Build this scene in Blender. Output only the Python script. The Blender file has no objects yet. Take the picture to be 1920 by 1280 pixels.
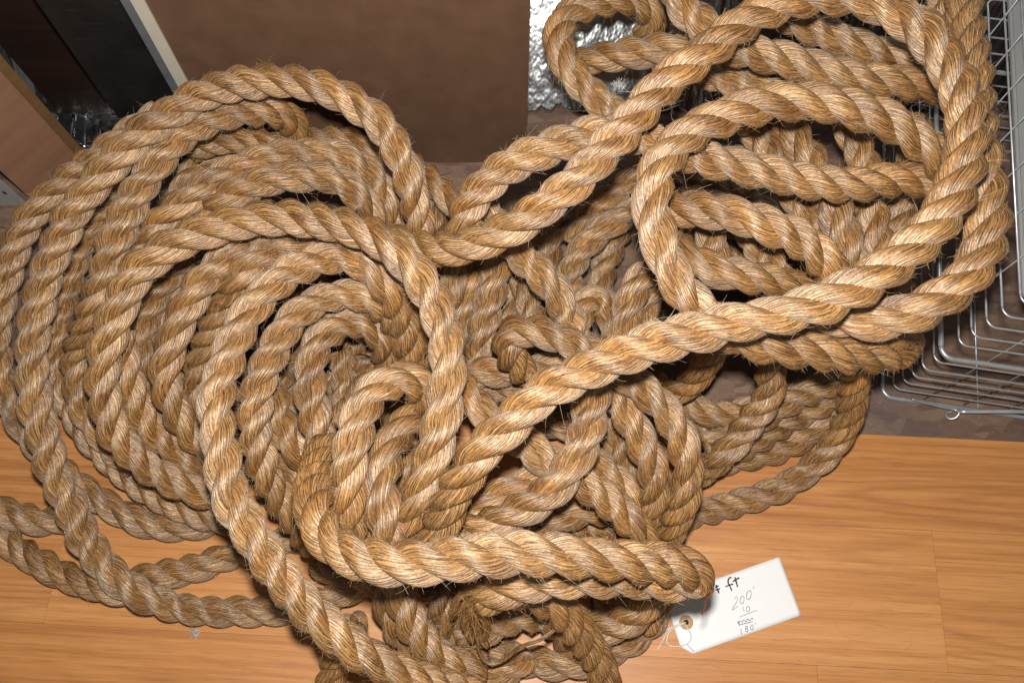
import bpy, bmesh, math, random
import numpy as np
from mathutils import Vector

# ------------------------------------------------------------------ camera, light, exposure
scene = bpy.context.scene
COL = scene.collection
TILT = math.radians(20.0)
CAM_H = 1.22
cam_data = bpy.data.cameras.new('camera')
cam_data.sensor_width = 36.0
cam_data.lens = 29.06
cam_data.clip_start = 0.02
cam_data.clip_end = 50.0
cam = bpy.data.objects.new('camera', cam_data)
cam.location = (0, 0, CAM_H)
cam.rotation_euler = (TILT, 0, 0)
COL.objects.link(cam)
scene.camera = cam

world = bpy.data.worlds.new('World')
scene.world = world
world.use_nodes = True
bg = world.node_tree.nodes['Background']
bg.inputs['Color'].default_value = (1.0, 0.96, 0.90, 1)
bg.inputs['Strength'].default_value = 0.11

flash_data = bpy.data.lights.new('camera_flash', 'POINT')     # the camera's own flash, just above its lens
flash_data.energy = 73.0
flash_data.color = (1.0, 0.965, 0.92)
flash_data.shadow_soft_size = 0.018
flash = bpy.data.objects.new('camera_flash', flash_data)
flash.location = (0, 0.065 * math.cos(TILT), CAM_H + 0.065 * math.sin(TILT))
COL.objects.link(flash)

scene.view_settings.view_transform = 'Standard'
scene.view_settings.look = 'None'
scene.view_settings.exposure = 0.0
scene.view_settings.gamma = 1.0
scene.view_settings.use_curve_mapping = False

rnd = random.Random(7)
rng = np.random.default_rng(11)

# ------------------------------------------------------------------ helpers
def tag(o, label=None, cat=None, group=None, kind=None):
    if label: o['label'] = label
    if cat: o['category'] = cat
    if group: o['group'] = group
    if kind: o['kind'] = kind
    return o

def link(o, parent=None):
    COL.objects.link(o)
    if parent: o.parent = parent
    return o

def empty(name, loc=(0, 0, 0), rz=0, parent=None):
    o = bpy.data.objects.new(name, None)
    o.empty_display_size = 0.05
    o.location = loc
    o.rotation_euler = (0, 0, rz)
    return link(o, parent)

def mesh_obj(name, verts, faces, m, parent=None, smooth=False, loc=None):
    me = bpy.data.meshes.new(name)
    me.from_pydata([tuple(v) for v in verts], [], faces)
    me.materials.append(m)
    if smooth:
        me.polygons.foreach_set('use_smooth', [True] * len(me.polygons))
    me.update()
    o = bpy.data.objects.new(name, me)
    if loc: o.location = loc
    return link(o, parent)

def bm_obj(name, bm, m, parent=None, smooth=False):
    me = bpy.data.meshes.new(name)
    bm.to_mesh(me); bm.free()
    me.materials.append(m)
    if smooth:
        me.polygons.foreach_set('use_smooth', [True] * len(me.polygons))
    o = bpy.data.objects.new(name, me)
    return link(o, parent)

def box_bm(x0, x1, y0, y1, z0, z1, bevel=0.0, seg=1):
    bm = bmesh.new()
    r = bmesh.ops.create_cube(bm, size=1.0)
    for v in bm.verts:
        v.co = Vector(((x0 + x1) / 2 + v.co.x * (x1 - x0), (y0 + y1) / 2 + v.co.y * (y1 - y0), (z0 + z1) / 2 + v.co.z * (z1 - z0)))
    if bevel:
        bmesh.ops.bevel(bm, geom=list(bm.edges), offset=bevel, segments=seg, affect='EDGES')
    return bm

def spline(pts, step):
    """Catmull-Rom through pts, resampled at an even step."""
    p = np.asarray(pts, float)
    q = np.vstack([2 * p[0] - p[1], p, 2 * p[-1] - p[-2]])
    t = np.linspace(0, 1, 10, endpoint=False)[:, None]
    out = []
    for i in range(1, len(q) - 2):
        a, b, c, d = q[i - 1:i + 3]
        out.append(.5 * (2 * b + (c - a) * t + (2 * a - 5 * b + 4 * c - d) * t * t + (3 * b - a - 3 * c + d) * t ** 3))
    out.append(p[-1:])
    f = np.vstack(out)
    L = np.r_[0, np.cumsum(np.linalg.norm(np.diff(f, axis=0), axis=1))]
    n = max(3, int(L[-1] / step))
    s = np.linspace(0, L[-1], n + 1)
    return np.column_stack([np.interp(s, L, f[:, k]) for k in range(3)]), s

def frames(c):
    """Parallel-transport frames along a centre line."""
    T = np.gradient(c, axis=0)
    T /= np.linalg.norm(T, axis=1)[:, None] + 1e-12
    ref = np.array([0, 0, 1.0]) if abs(T[0, 2]) < .9 else np.array([1.0, 0, 0])
    n = np.cross(T[0], ref); n /= np.linalg.norm(n)
    N = np.empty_like(c)
    for i in range(len(c)):
        n = n - T[i] * (n @ T[i]); n /= np.linalg.norm(n)
        N[i] = n
    return T, N, np.cross(T, N)

def tube_mesh(name, rings, m, parent=None, attr=None, cap=True, uv=None):
    """rings: array (sections, ring, 3) -> a smooth tube as one mesh object."""
    S, K, _ = rings.shape
    V = rings.reshape(-1, 3)
    i = np.arange(S - 1)[:, None] * K
    j = np.arange(K)[None, :]
    j2 = (j + 1) % K
    quads = np.stack([i + j, i + j2, i + K + j2, i + K + j], -1).reshape(-1, 4)
    extra = []
    if cap:
        extra = [list(range(K))[::-1], [(S - 1) * K + k for k in range(K)]]
    me = bpy.data.meshes.new(name)
    nq = len(quads)
    loops = quads.ravel().tolist() + [v for f in extra for v in f]
    sizes = [4] * nq + [len(f) for f in extra]
    me.vertices.add(len(V)); me.vertices.foreach_set('co', V.ravel())
    me.loops.add(len(loops)); me.loops.foreach_set('vertex_index', loops)
    me.polygons.add(len(sizes))
    me.polygons.foreach_set('loop_start', np.r_[0, np.cumsum(sizes)[:-1]].astype(np.int32))
    me.polygons.foreach_set('loop_total', np.array(sizes, np.int32))
    me.polygons.foreach_set('use_smooth', [True] * len(sizes))
    if attr is not None:
        a = me.attributes.new('fibre', 'FLOAT_VECTOR', 'POINT')
        a.data.foreach_set('vector', attr.reshape(-1).astype(np.float32))
    me.update(calc_edges=True)
    if uv is not None:        # u runs along the fibres, v around them
        us, ps = uv
        vv = np.concatenate([ps, ps[:, :1] + 2 * math.pi], 1) / (2 * math.pi)
        U = np.empty((S - 1, K, 4, 2), np.float32)
        for q, (di, dj) in enumerate(((0, 0), (0, 1), (1, 1), (1, 0))):
            U[:, :, q, 0] = us[di:S - 1 + di, None] * 20
            U[:, :, q, 1] = vv[di:S - 1 + di, dj:K + dj]
        lay = me.uv_layers.new(name='fibre_uv')
        lay.data.foreach_set('uv', np.r_[U.ravel(), np.zeros(2 * (len(loops) - 4 * nq), np.float32)])
    me.materials.append(m)
    o = bpy.data.objects.new(name, me)
    return link(o, parent)

def wire(name, pts, r, m, parent=None, sides=8, step=None, closed=False):
    if closed: pts = list(pts) + [pts[0]]
    c = np.asarray(pts, float)
    if step: c, _ = spline(c, step)
    T, N, B = frames(c)
    a = np.linspace(0, 2 * math.pi, sides, endpoint=False)
    rings = c[:, None] + r * (np.cos(a)[None, :, None] * N[:, None] + np.sin(a)[None, :, None] * B[:, None])
    return tube_mesh(name, rings, m, parent)

# ------------------------------------------------------------------ materials
class Mat:
    def __init__(self, name):
        self.m = bpy.data.materials.new(name); self.m.use_nodes = True
        self.t = self.m.node_tree; self.p = self.t.nodes['Principled BSDF']
    def n(self, typ, **kw):
        nd = self.t.nodes.new(typ)
        for k, v in kw.items():
            if k.startswith('_'): setattr(nd, k[1:], v)
        for k, v in kw.items():
            if not k.startswith('_'):
                key = k.replace('__', ' ')
                if isinstance(v, bpy.types.NodeSocket): self.t.links.new(v, nd.inputs[key])
                else: nd.inputs[key].default_value = v
        return nd
    def l(self, a, b): self.t.links.new(a, b)
    def mapv(self, vec, scale=(1, 1, 1), rot=(0, 0, 0), loc=(0, 0, 0)):
        nd = self.n('ShaderNodeMapping'); self.l(vec, nd.inputs['Vector'])
        nd.inputs['Scale'].default_value = scale; nd.inputs['Rotation'].default_value = rot; nd.inputs['Location'].default_value = loc
        return nd.outputs[0]
    def noise(self, vec, scale=1, detail=2, rough=.5, dist=0):
        nd = self.n('ShaderNodeTexNoise'); self.l(vec, nd.inputs['Vector'])
        nd.inputs['Scale'].default_value = scale; nd.inputs['Detail'].default_value = detail
        nd.inputs['Roughness'].default_value = rough; nd.inputs['Distortion'].default_value = dist
        return nd.outputs['Fac']
    def ramp(self, fac, stops):
        nd = self.n('ShaderNodeValToRGB'); self.l(fac, nd.inputs[0]); e = nd.color_ramp.elements
        while len(e) < len(stops): e.new(.5)
        for q, (p, c) in zip(e, stops): q.position = p; q.color = (*c, 1) if len(c) == 3 else c
        return nd.outputs[0]
    def math(self, op, a, b=None, clamp=False):
        nd = self.t.nodes.new('ShaderNodeMath'); nd.operation = op; nd.use_clamp = clamp
        for k, v in enumerate((a, b)):
            if v is None: continue
            if isinstance(v, bpy.types.NodeSocket): self.l(v, nd.inputs[k])
            else: nd.inputs[k].default_value = v
        return nd.outputs[0]
    def mix(self, fac, a, b, mode='MIX'):
        nd = self.t.nodes.new('ShaderNodeMix'); nd.data_type = 'RGBA'; nd.blend_type = mode
        for s, v in ((nd.inputs[0], fac), (nd.inputs[6], a), (nd.inputs[7], b)):
            if isinstance(v, bpy.types.NodeSocket): self.l(v, s)
            else: s.default_value = v if not isinstance(v, tuple) else ((*v, 1) if len(v) == 3 else v)
        return nd.outputs[2]
    def bump(self, h, strength=.3, dist=.001, prev=None):
        nd = self.n('ShaderNodeBump'); self.l(h, nd.inputs['Height'])
        nd.inputs['Strength'].default_value = strength; nd.inputs['Distance'].default_value = dist
        if prev: self.l(prev, nd.inputs['Normal'])
        return nd.outputs[0]
    def obj(self): return self.n('ShaderNodeTexCoord').outputs['Object']
    def set(self, **kw):
        for k, v in kw.items():
            s = self.p.inputs[k.replace('__', ' ')]
            if isinstance(v, bpy.types.NodeSocket): self.l(v, s)
            else: s.default_value = v if not isinstance(v, tuple) or len(v) == 4 else (*v, 1)
        return self.m

def make_manila():
    M = Mat('manila_fibre')
    a = M.n('ShaderNodeAttribute'); a.attribute_name = 'fibre'; v = a.outputs['Vector']
    fine = M.noise(M.mapv(v, (30, 1700, 1700)), 1, 1.5, .6, .05)
    yarn = M.noise(M.mapv(v, (9, 640, 640)), 1, 1, .5, .05)
    patch = M.noise(M.mapv(v, (14, 60, 60)), 1, 3, .6)
    tone = M.noise(M.mapv(v, (2.2, 3, 3)), 1, 2, .5)
    mixv = M.math('ADD', M.math('MULTIPLY', fine, .72), M.math('MULTIPLY', yarn, .28))
    col = M.ramp(mixv, [(.34, (.085, .034, .008)), (.44, (.270, .123, .035)), (.51, (.405, .208, .068)), (.58, (.52, .298, .117)), (.68, (.70, .485, .25))])
    warm = M.ramp(patch, [(.30, (.72, .60, .46)), (.5, (1, 1, 1)), (.72, (1.10, 1.06, 1.0))])
    col = M.mix(1.0, col, warm, 'MULTIPLY')
    grey = M.ramp(tone, [(.33, (.82, .76, .68)), (.5, (1, 1, 1)), (.66, (1.12, 1.04, .86))])
    col = M.mix(1.0, col, grey, 'MULTIPLY')
    dirt = M.ramp(M.noise(M.mapv(v, (45, 330, 330), loc=(3, 1, 2)), 1, 2, .5), [(.66, (0, 0, 0)), (.74, (1, 1, 1))])
    col = M.mix(M.math('MULTIPLY', dirt, .6), col, (.050, .028, .020))
    uvn = M.n('ShaderNodeUVMap'); uvn.uv_map = 'fibre_uv'
    sep = M.n('ShaderNodeSeparateXYZ'); M.l(uvn.outputs[0], sep.inputs[0])
    wander = M.noise(M.mapv(v, (16, 120, 120)), 1, 2, .5)
    ph = M.math('ADD', M.math('MULTIPLY', sep.outputs[1], 2 * math.pi * 13), M.math('MULTIPLY', wander, 11.0))
    ridge = M.math('ABSOLUTE', M.math('SINE', ph))           # the separate threads lying side by side in a strand
    groove = M.ramp(ridge, [(.0, (.62,) * 3), (.35, (1,) * 3)])
    col = M.mix(M.math('MULTIPLY', M.ramp(wander, [(.40, (0,) * 3), (.60, (1,) * 3)]), .55), col, M.mix(1.0, col, groove, 'MULTIPLY'))
    lump = M.noise(M.mapv(v, (70, 230, 230), loc=(7, 7, 7)), 1, 2, .5)
    nrm = M.bump(lump, .9, .0042)
    nrm = M.bump(ridge, .75, .0015, nrm)
    nrm = M.bump(fine, 1.0, .0016, nrm)
    rough = M.ramp(fine, [(.35, (.66,) * 3), (.65, (.42,) * 3)])
    tan = M.n('ShaderNodeTangent'); tan.direction_type = 'UV_MAP'; tan.uv_map = 'fibre_uv'
    return M.set(Base__Color=col, Roughness=rough, Normal=nrm, IOR=1.75, Specular__IOR__Level=1.0, Specular__Tint=(1.0, .95, .85, 1), Anisotropic=.68, Anisotropic__Rotation=.25, Tangent=tan.outputs[0])

def make_whisker():
    M = Mat('loose_fibre')
    t = M.noise(M.mapv(M.obj(), (40, 40, 40)), 1, 1)
    col = M.ramp(t, [(.3, (.55, .36, .17)), (.7, (.85, .69, .44))])
    return M.set(Base__Color=col, Roughness=.45)

def make_laminate():
    M = Mat('oak_laminate')
    info = M.n('ShaderNodeObjectInfo').outputs['Random']
    off = M.n('ShaderNodeCombineXYZ'); M.l(M.math('MULTIPLY', info, 37.0), off.inputs[0]); M.l(M.math('MULTIPLY', info, 11.0), off.inputs[2])
    add = M.n('ShaderNodeVectorMath', _operation='ADD'); M.l(M.obj(), add.inputs[0]); M.l(off.outputs[0], add.inputs[1])
    v = add.outputs[0]
    field = M.noise(M.mapv(v, (.75, 8.5, 1)), 1, 1.3, .4, .15)
    wob = M.noise(M.mapv(v, (30, 200, 1)), 1, 3, .65)
    ring = M.math('SINE', M.math('ADD', M.math('MULTIPLY', field, 150), M.math('MULTIPLY', wob, 3.2)))
    ring = M.math('POWER', M.math('ADD', M.math('MULTIPLY', ring, .5), .5), 3.0)
    pore = M.noise(M.mapv(v, (18, 760, 1)), 1, 2, .65)
    streak = M.noise(M.mapv(v, (1.6, 95, 1)), 1, 4, .7)
    col = M.ramp(streak, [(.32, (.46, .190, .058)), (.5, (.58, .258, .083)), (.70, (.66, .325, .120))])
    amt = M.math('MULTIPLY', ring, M.ramp(M.noise(M.mapv(v, (.9, 5, 1), loc=(5, 5, 5)), 1, 2), [(.40, (.10,) * 3), (.64, (.75,) * 3)]))
    col = M.mix(M.math('MULTIPLY', amt, .60), col, (.31, .115, .038))
    col = M.mix(M.ramp(pore, [(.54, (0,) * 3), (.68, (.5,) * 3)]), col, (.30, .125, .048))
    scuff = M.noise(M.mapv(M.obj(), (9, 60, 1), (0, 0, .5)), 1, 4, .75)
    col = M.mix(M.ramp(scuff, [(.64, (0,) * 3), (.74, (.25,) * 3)]), col, (.66, .50, .36))
    tint = M.ramp(info, [(0, (.90, .86, .80)), (.5, (1, 1, 1)), (1, (1.06, 1.05, 1.04))])
    col = M.mix(1.0, col, tint, 'MULTIPLY')
    dust = M.noise(M.mapv(M.obj(), (3, 3, 3)), 1, 4, .6)
    rough = M.ramp(dust, [(.3, (.36,) * 3), (.7, (.52,) * 3)])
    return M.set(Base__Color=col, Roughness=rough, Specular__IOR__Level=.45, Normal=M.bump(pore, .12, .0006))

def make_osb():
    M = Mat('strand_board')
    v = M.obj()
    def flakes(rot, sc, seed):
        vo = M.n('ShaderNodeTexVoronoi'); M.l(M.mapv(v, sc, (0, 0, rot), (seed, seed * 2, 0)), vo.inputs['Vector']); vo.inputs['Scale'].default_value = 1
        return vo.outputs['Color'], vo.outputs['Distance']
    c1, d1 = flakes(.5, (17, 52, 1), 1.3); c2, d2 = flakes(-.7, (22, 60, 1), 4.1); c3, d3 = flakes(1.3, (19, 48, 1), 7.7)
    def bw(c): 
        n = M.n('ShaderNodeSeparateColor'); M.l(c, n.inputs[0]); return n.outputs[0], n.outputs[1]
    g1, s1 = bw(c1); g2, s2 = bw(c2); g3, s3 = bw(c3)
    f = M.mix(M.math('GREATER_THAN', s1, .5), g1, g2); f = M.mix(M.math('GREATER_THAN', s3, .6), f, g3)
    f = M.math('ADD', M.math('MULTIPLY', f, .38), M.math('MULTIPLY', M.noise(M.mapv(v, (60, 190, 1), (0, 0, .4)), 1, 5, .7), .62))
    col = M.ramp(f, [(.25, (.110, .062, .042)), (.45, (.160, .094, .063)), (.60, (.205, .124, .083)), (.8, (.25, .165, .110))])
    stain = M.noise(M.mapv(v, (4, 4, 4)), 1, 4, .6)
    col = M.mix(M.ramp(stain, [(.42, (0,) * 3), (.7, (.6,) * 3)]), col, (.115, .085, .080))
    spk = M.noise(M.mapv(v, (260, 260, 260)), 1, 1)
    col = M.mix(M.ramp(spk, [(.76, (0,) * 3), (.80, (.7,) * 3)]), col, (.5, .46, .42))
    return M.set(Base__Color=col, Roughness=.62, Normal=M.bump(f, .35, .002))

def make_plain(name, c0, c1, rough=.5, sc=(8, 8, 8), detail=4, bump=.1, metal=0, spec=.4, specks=0, speck_col=(.5, .48, .45), scr=0):
    M = Mat(name)
    v = M.obj()
    n = M.noise(M.mapv(v, sc), 1, detail, .6)
    col = M.ramp(n, [(.3, c0), (.7, c1)])
    if specks:
        s = M.noise(M.mapv(v, (330, 330, 330)), 1, 1)
        col = M.mix(M.ramp(s, [(.75, (0,) * 3), (.80, (specks,) * 3)]), col, speck_col)
    if scr:
        s = M.noise(M.mapv(v, (14, 4, 160), (.2, .5, .3)), 1, 3, .7)
        col = M.mix(M.ramp(s, [(.62, (0,) * 3), (.75, (scr,) * 3)]), col, speck_col)
    return M.set(Base__Color=col, Roughness=rough, Metallic=metal, Specular__IOR__Level=spec, Normal=M.bump(n, bump, .002))

MAN = make_manila(); WHISK = make_whisker(); LAM = make_laminate(); OSB = make_osb()
HARDBOARD = make_plain('brown_hardboard', (.118, .061, .034), (.160, .086, .050), .6, (22, 22, 22), 7, .12, specks=.45, speck_col=(.34, .27, .21))
BLACK = make_plain('black_paint', (.007, .007, .007), (.016, .015, .014), .45, (20, 20, 20), 4, .1, specks=.3, speck_col=(.10, .10, .09), scr=.2)
DARKWOOD = make_plain('dark_wood', (.014, .007, .005), (.026, .013, .009), .5, (6, 6, 30), 4, .1)
CREAM = make_plain('cream_laminate', (.50, .45, .37), (.60, .55, .46), .45, (14, 14, 14), 4, .04, scr=.15, speck_col=(.12, .10, .09))
ALU = make_plain('grey_metal_trim', (.20, .21, .23), (.28, .29, .31), .42, (10, 10, 40), 4, .05, metal=.5)
REDWOOD = make_plain('reddish_board', (.23, .115, .064), (.31, .165, .098), .55, (6, 6, 28), 5, .12)
EDGEWOOD = make_plain('board_edge', (.13, .065, .025), (.20, .105, .045), .6, (6, 6, 60), 4, .2)
GREYMETAL = make_plain('grey_painted_metal', (.30, .30, .29), (.38, .38, .36), .5, (9, 9, 9), 3, .05)
HOLE = make_plain('hole_dark', (.012, .010, .009), (.02, .016, .014), .8)
WIRE = make_plain('zinc_wire', (.40, .42, .44), (.54, .56, .58), .36, (60, 60, 60), 2, .05, metal=.6, spec=.5)
GREYBOX = make_plain('grey_plastic', (.22, .22, .22), (.26, .26, .25), .55, (5, 5, 5), 3, .03, specks=.2)
PAPER = make_plain('white_card', (.80, .80, .80), (.86, .86, .86), .6, (7, 7, 7), 4, .05, spec=.3)
RING = make_plain('tan_paper_ring', (.36, .21, .09), (.48, .30, .14), .6, (120, 120, 120), 2)
MARKER = make_plain('black_marker', (.02, .02, .025), (.05, .05, .06), .6, (300, 300, 300), 2)
PENCIL = make_plain('grey_pencil', (.22, .22, .23), (.38, .38, .38), .6, (400, 400, 400), 2)
PEN = make_plain('blue_grey_pen', (.14, .14, .26), (.30, .30, .42), .6, (400, 400, 400), 2)
THREAD = make_plain('white_thread', (.60, .57, .52), (.76, .74, .70), .7, (300, 300, 300), 2)
COPPER = make_plain('copper_wire', (.42, .17, .09), (.56, .26, .15), .35, (80, 80, 80), 2, metal=.8)
FRAYED = make_plain('frayed_fibre', (.24, .11, .032), (.44, .24, .085), .55, (60, 60, 60), 2)
LINT = make_plain('grey_lint', (.32, .30, .28), (.75, .73, .70), .9, (220, 220, 220), 3)
FOIL = Mat('foil_insulation')
_f = FOIL.noise(FOIL.mapv(FOIL.obj(), (55, 55, 9)), 1, 2, .5)
FOIL = FOIL.set(Base__Color=(.50, .515, .53), Metallic=1.0, Roughness=.2, Normal=FOIL.bump(_f, .35, .006))

# ------------------------------------------------------------------ the setting
YAW = math.radians(-2.9)
floor = empty('floor', (0, 0, 0), YAW); tag(floor, kind='structure')
def plank(x0, x1, y0, y1):
    bm = box_bm(-(x1 - x0) / 2 + .00015, (x1 - x0) / 2 - .00015, -(y1 - y0) / 2 + .00015, (y1 - y0) / 2 - .00015, -.008, 0, .0004, 2)
    o = bm_obj('plank', bm, LAM, floor)
    o.location = ((x0 + x1) / 2, (y0 + y1) / 2, 0)
rows = [(-.390, -.199, (-1.6, -.95, .10, 1.6)), (-.199, -.008, (-1.6, -.78, .42, 1.6)), (-.008, .183, (-1.6, -.655, .60, 1.6)), (.183, .322, (-1.6, -.40, .88, 1.6))]
for y0, y1, xs in rows:
    for a, b in zip(xs[:-1], xs[1:]): plank(a, b, y0, y1)
sub = bm_obj('subfloor', box_bm(-1.6, 1.6, -.45, 1.55, -.03, -.0085), OSB); sub.rotation_euler = (0, 0, YAW); tag(sub, kind='structure')
wall = bm_obj('wall', box_bm(-1.6, 1.6, 1.42, 1.45, -.03, 1.1), DARKWOOD); tag(wall, kind='structure')

def foil_sheet(name, x0, x1, z1, y, flop, nx, nz, label, seed, lean):
    r = np.random.default_rng(seed)
    ph = r.uniform(0, 6.28, 14); fr = r.uniform(45, 300, 14); fz = r.uniform(6, 40, 14)
    cr = [(r.uniform(x0, x1), r.uniform(.0028, .0065), r.uniform(.005, .011)) for _ in range(int((x1 - x0) * 95))]
    vs = []
    for j in range(nz + 1):
        for i in range(nx + 1):
            x = x0 + (x1 - x0) * i / nx
            t = j / nz * (z1 + flop)
            d = .0048 * sum(math.sin(fr[k] * (x + .010 * math.sin(t * fz[k] + k)) + ph[k]) for k in range(14)) / 14
            d += .0012 * math.sin(t * 35 + 5 * math.sin(x * 31)) * math.sin(x * 27 + 3 * math.sin(t * 13))
            xx = x + .004 * math.sin(t * 37)
            for cx, wd, dp in cr:      # upright creases
                if abs(xx - cx) < wd * 2: d += dp * math.exp(-((xx - cx) / wd) ** 2)
            if t < flop:      # turned forward along the floor
                vs.append((x, y - (flop - t) * .98 + .004, -.006 + abs(d) * 1.4))
            else:
                h = t - flop; k_ = lean(x)
                vs.append((x, y + d * math.cos(k_) + h * math.sin(k_), -.006 + h * math.cos(k_) + d * math.sin(k_)))
    fs = [(j * (nx + 1) + i, j * (nx + 1) + i + 1, (j + 1) * (nx + 1) + i + 1, (j + 1) * (nx + 1) + i) for j in range(nz) for i in range(nx)]
    o = mesh_obj(name, vs, fs, FOIL, None, True)
    md = o.modifiers.new('thickness', 'SOLIDIFY'); md.thickness = .0012
    return tag(o, label, 'insulation')
foil_sheet('foil_insulation', -.02, 1.25, .62, .873, 0.0, 420, 110, 'crinkled silver foil insulation behind the brown panel, bright beside the wire basket', 3, lambda x: math.radians(45 - 37 * min(1, max(0, (x - .22) / .22))))
foil_sheet('foil_insulation', -1.15, -.56, .60, .868, .072, 200, 100, 'dull silver foil insulation turned onto the floor behind the black post', 5, lambda x: math.radians(40))

# ------------------------------------------------------------------ boards leaning at the back
pb = bm_obj('hardboard_panel', box_bm(-.478, .024, 0, .006, -.008, .72, .0012, 2), HARDBOARD)
pb.location = (0, .773, 0); tag(pb, 'wide dark brown hardboard panel standing behind the rope', 'panel')
bp = empty('black_post', (0, .767, 0)); tag(bp, 'black painted post with grey and cream edge strips beside the brown panel', 'post')
bm_obj('post_face', box_bm(-.618, -.512, 0, .075, -.008, .72, .002, 2), BLACK, bp)
o = bm_obj('metal_trim', box_bm(-.5115, -.4985, .003, .03, -.008, .72, .001, 2), ALU, bp)
o = bm_obj('cream_edge', box_bm(-.498, -.4805, .001, .03, -.008, .72, .0015, 2), CREAM, bp)
for ch in bp.children: ch.rotation_euler = (0, math.radians(1.6), 0)
db = bm_obj('dark_board', box_bm(-.775, -.615, 0, .012, .025, .75, .0015, 2), DARKWOOD)
db.location = (0, .848, 0); tag(db, 'nearly black wooden board standing between foil and black post', 'board')

pl = empty('leaning_plank', (-.737, .773, 0), math.atan2(.773 - .696, -.737 + .804)); tag(pl, 'reddish brown plank on edge with a paler sawn edge, left of the foil', 'plank')
bm_obj('plank_face', box_bm(-.102, -.001, -.012, .010, -.008, .60, .002, 2), REDWOOD, pl)
bm_obj('sawn_edge', box_bm(-.0008, .014, -.013, .011, -.008, .602, .0025, 2), EDGEWOOD, pl)

ps = empty('perforated_strip', (-.835, .690, 0)); tag(ps, 'grey perforated metal strip at the foot of the reddish plank', 'metal strip')
bm_obj('strip_face', box_bm(-.12, .020, 0, .004, -.008, .45, .001, 2), GREYMETAL, ps)
for k in range(7):
    for q in range(2):
        bm = bmesh.new(); bmesh.ops.create_circle(bm, cap_ends=True, segments=14, radius=.0035)
        for v in bm.verts: v.co = Vector((v.co.x * .75 + (-.018 + q * .024), -.0006, v.co.y * 1.5 + .02 + k * .03 + q * .014))
        bm_obj('slot', bm, HOLE, ps)

# ------------------------------------------------------------------ wire basket
BX, BY, BW, BD = .573, .358, .42, .47
basket = empty('wire_basket', (BX, BY, -.008), math.radians(-9)); tag(basket, 'silver wire basket of stacked wires standing beside the rope pile', 'basket')
def loop_pts(z, rc=.012, inset=0.0):
    x0, x1, y0, y1 = inset, BW - inset, inset, BD - inset
    pts = []
    for cx, cy, a0 in ((x0 + rc, y0 + rc, math.pi), (x1 - rc, y0 + rc, 1.5 * math.pi), (x1 - rc, y1 - rc, 0), (x0 + rc, y1 - rc, .5 * math.pi)):
        for k in range(7):
            a = a0 + k / 6 * math.pi / 2
            pts.append((cx + rc * math.cos(a), cy + rc * math.sin(a), z))
    return pts
for z in (.037, .069, .097, .131, .164, .231, .263, .297, .332, .368, .405):
    wire('wire', loop_pts(z + rnd.uniform(-.001, .001)), .00135, WIRE, basket, 8, closed=True)
for z, r in ((.0045, .0031), (.190, .0034), (.44, .0034)):
    wire('rim', loop_pts(z, .016, -.003), r, WIRE, basket, 10, closed=True)
for i in range(1, 7):
    x = BW * i / 7
    for y in (.0027, BD - .0027)[:1 if i % 3 else 2]: wire('upright_wire', [(x, y, .005), (x, y, .2), (x, y, .44)], .0010, WIRE, basket, 6)
for i in range(1, 8):
    y = BD * i / 8
    for x in (.0027, BW - .0027): wire('upright_wire', [(x, y, .005), (x, y, .2), (x, y, .44)], .0010, WIRE, basket, 6)
for i in range(1, 3):
    x = BW * i / 3
    wire('floor_wire', [(x, .0, .008), (x, BD / 2, .008), (x, BD, .008)], .00125, WIRE, basket, 6)
hook = [(.035, -.006, .02), (.075, -.010, .018), (.098, -.012, .019), (.104, -.017, .022), (.101, -.024, .018), (.094, -.026, .014), (.090, -.021, .011), (.093, -.015, .009), (.100, -.013, .010)]
wire('hook', hook, .0020, WIRE, basket, 8, step=.002)
wire('handle_bar', [(.108, -.012, .012), (.20, -.004, .035), (.32, .002, .058), (.42, .004, .07)], .0034, WIRE, basket, 8, step=.01)

gb = bm_obj('grey_board', box_bm(.006, .34, .014, .45, .347, .357, .003, 3), GREYBOX)
gb.location = (BX, BY, 0); gb.rotation_euler = (0, 0, math.radians(-9.5)); tag(gb, 'plain grey board lying across the wire basket', 'board')

# ------------------------------------------------------------------ the rope
ROPE_D = .0432
PITCH = .107
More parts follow.
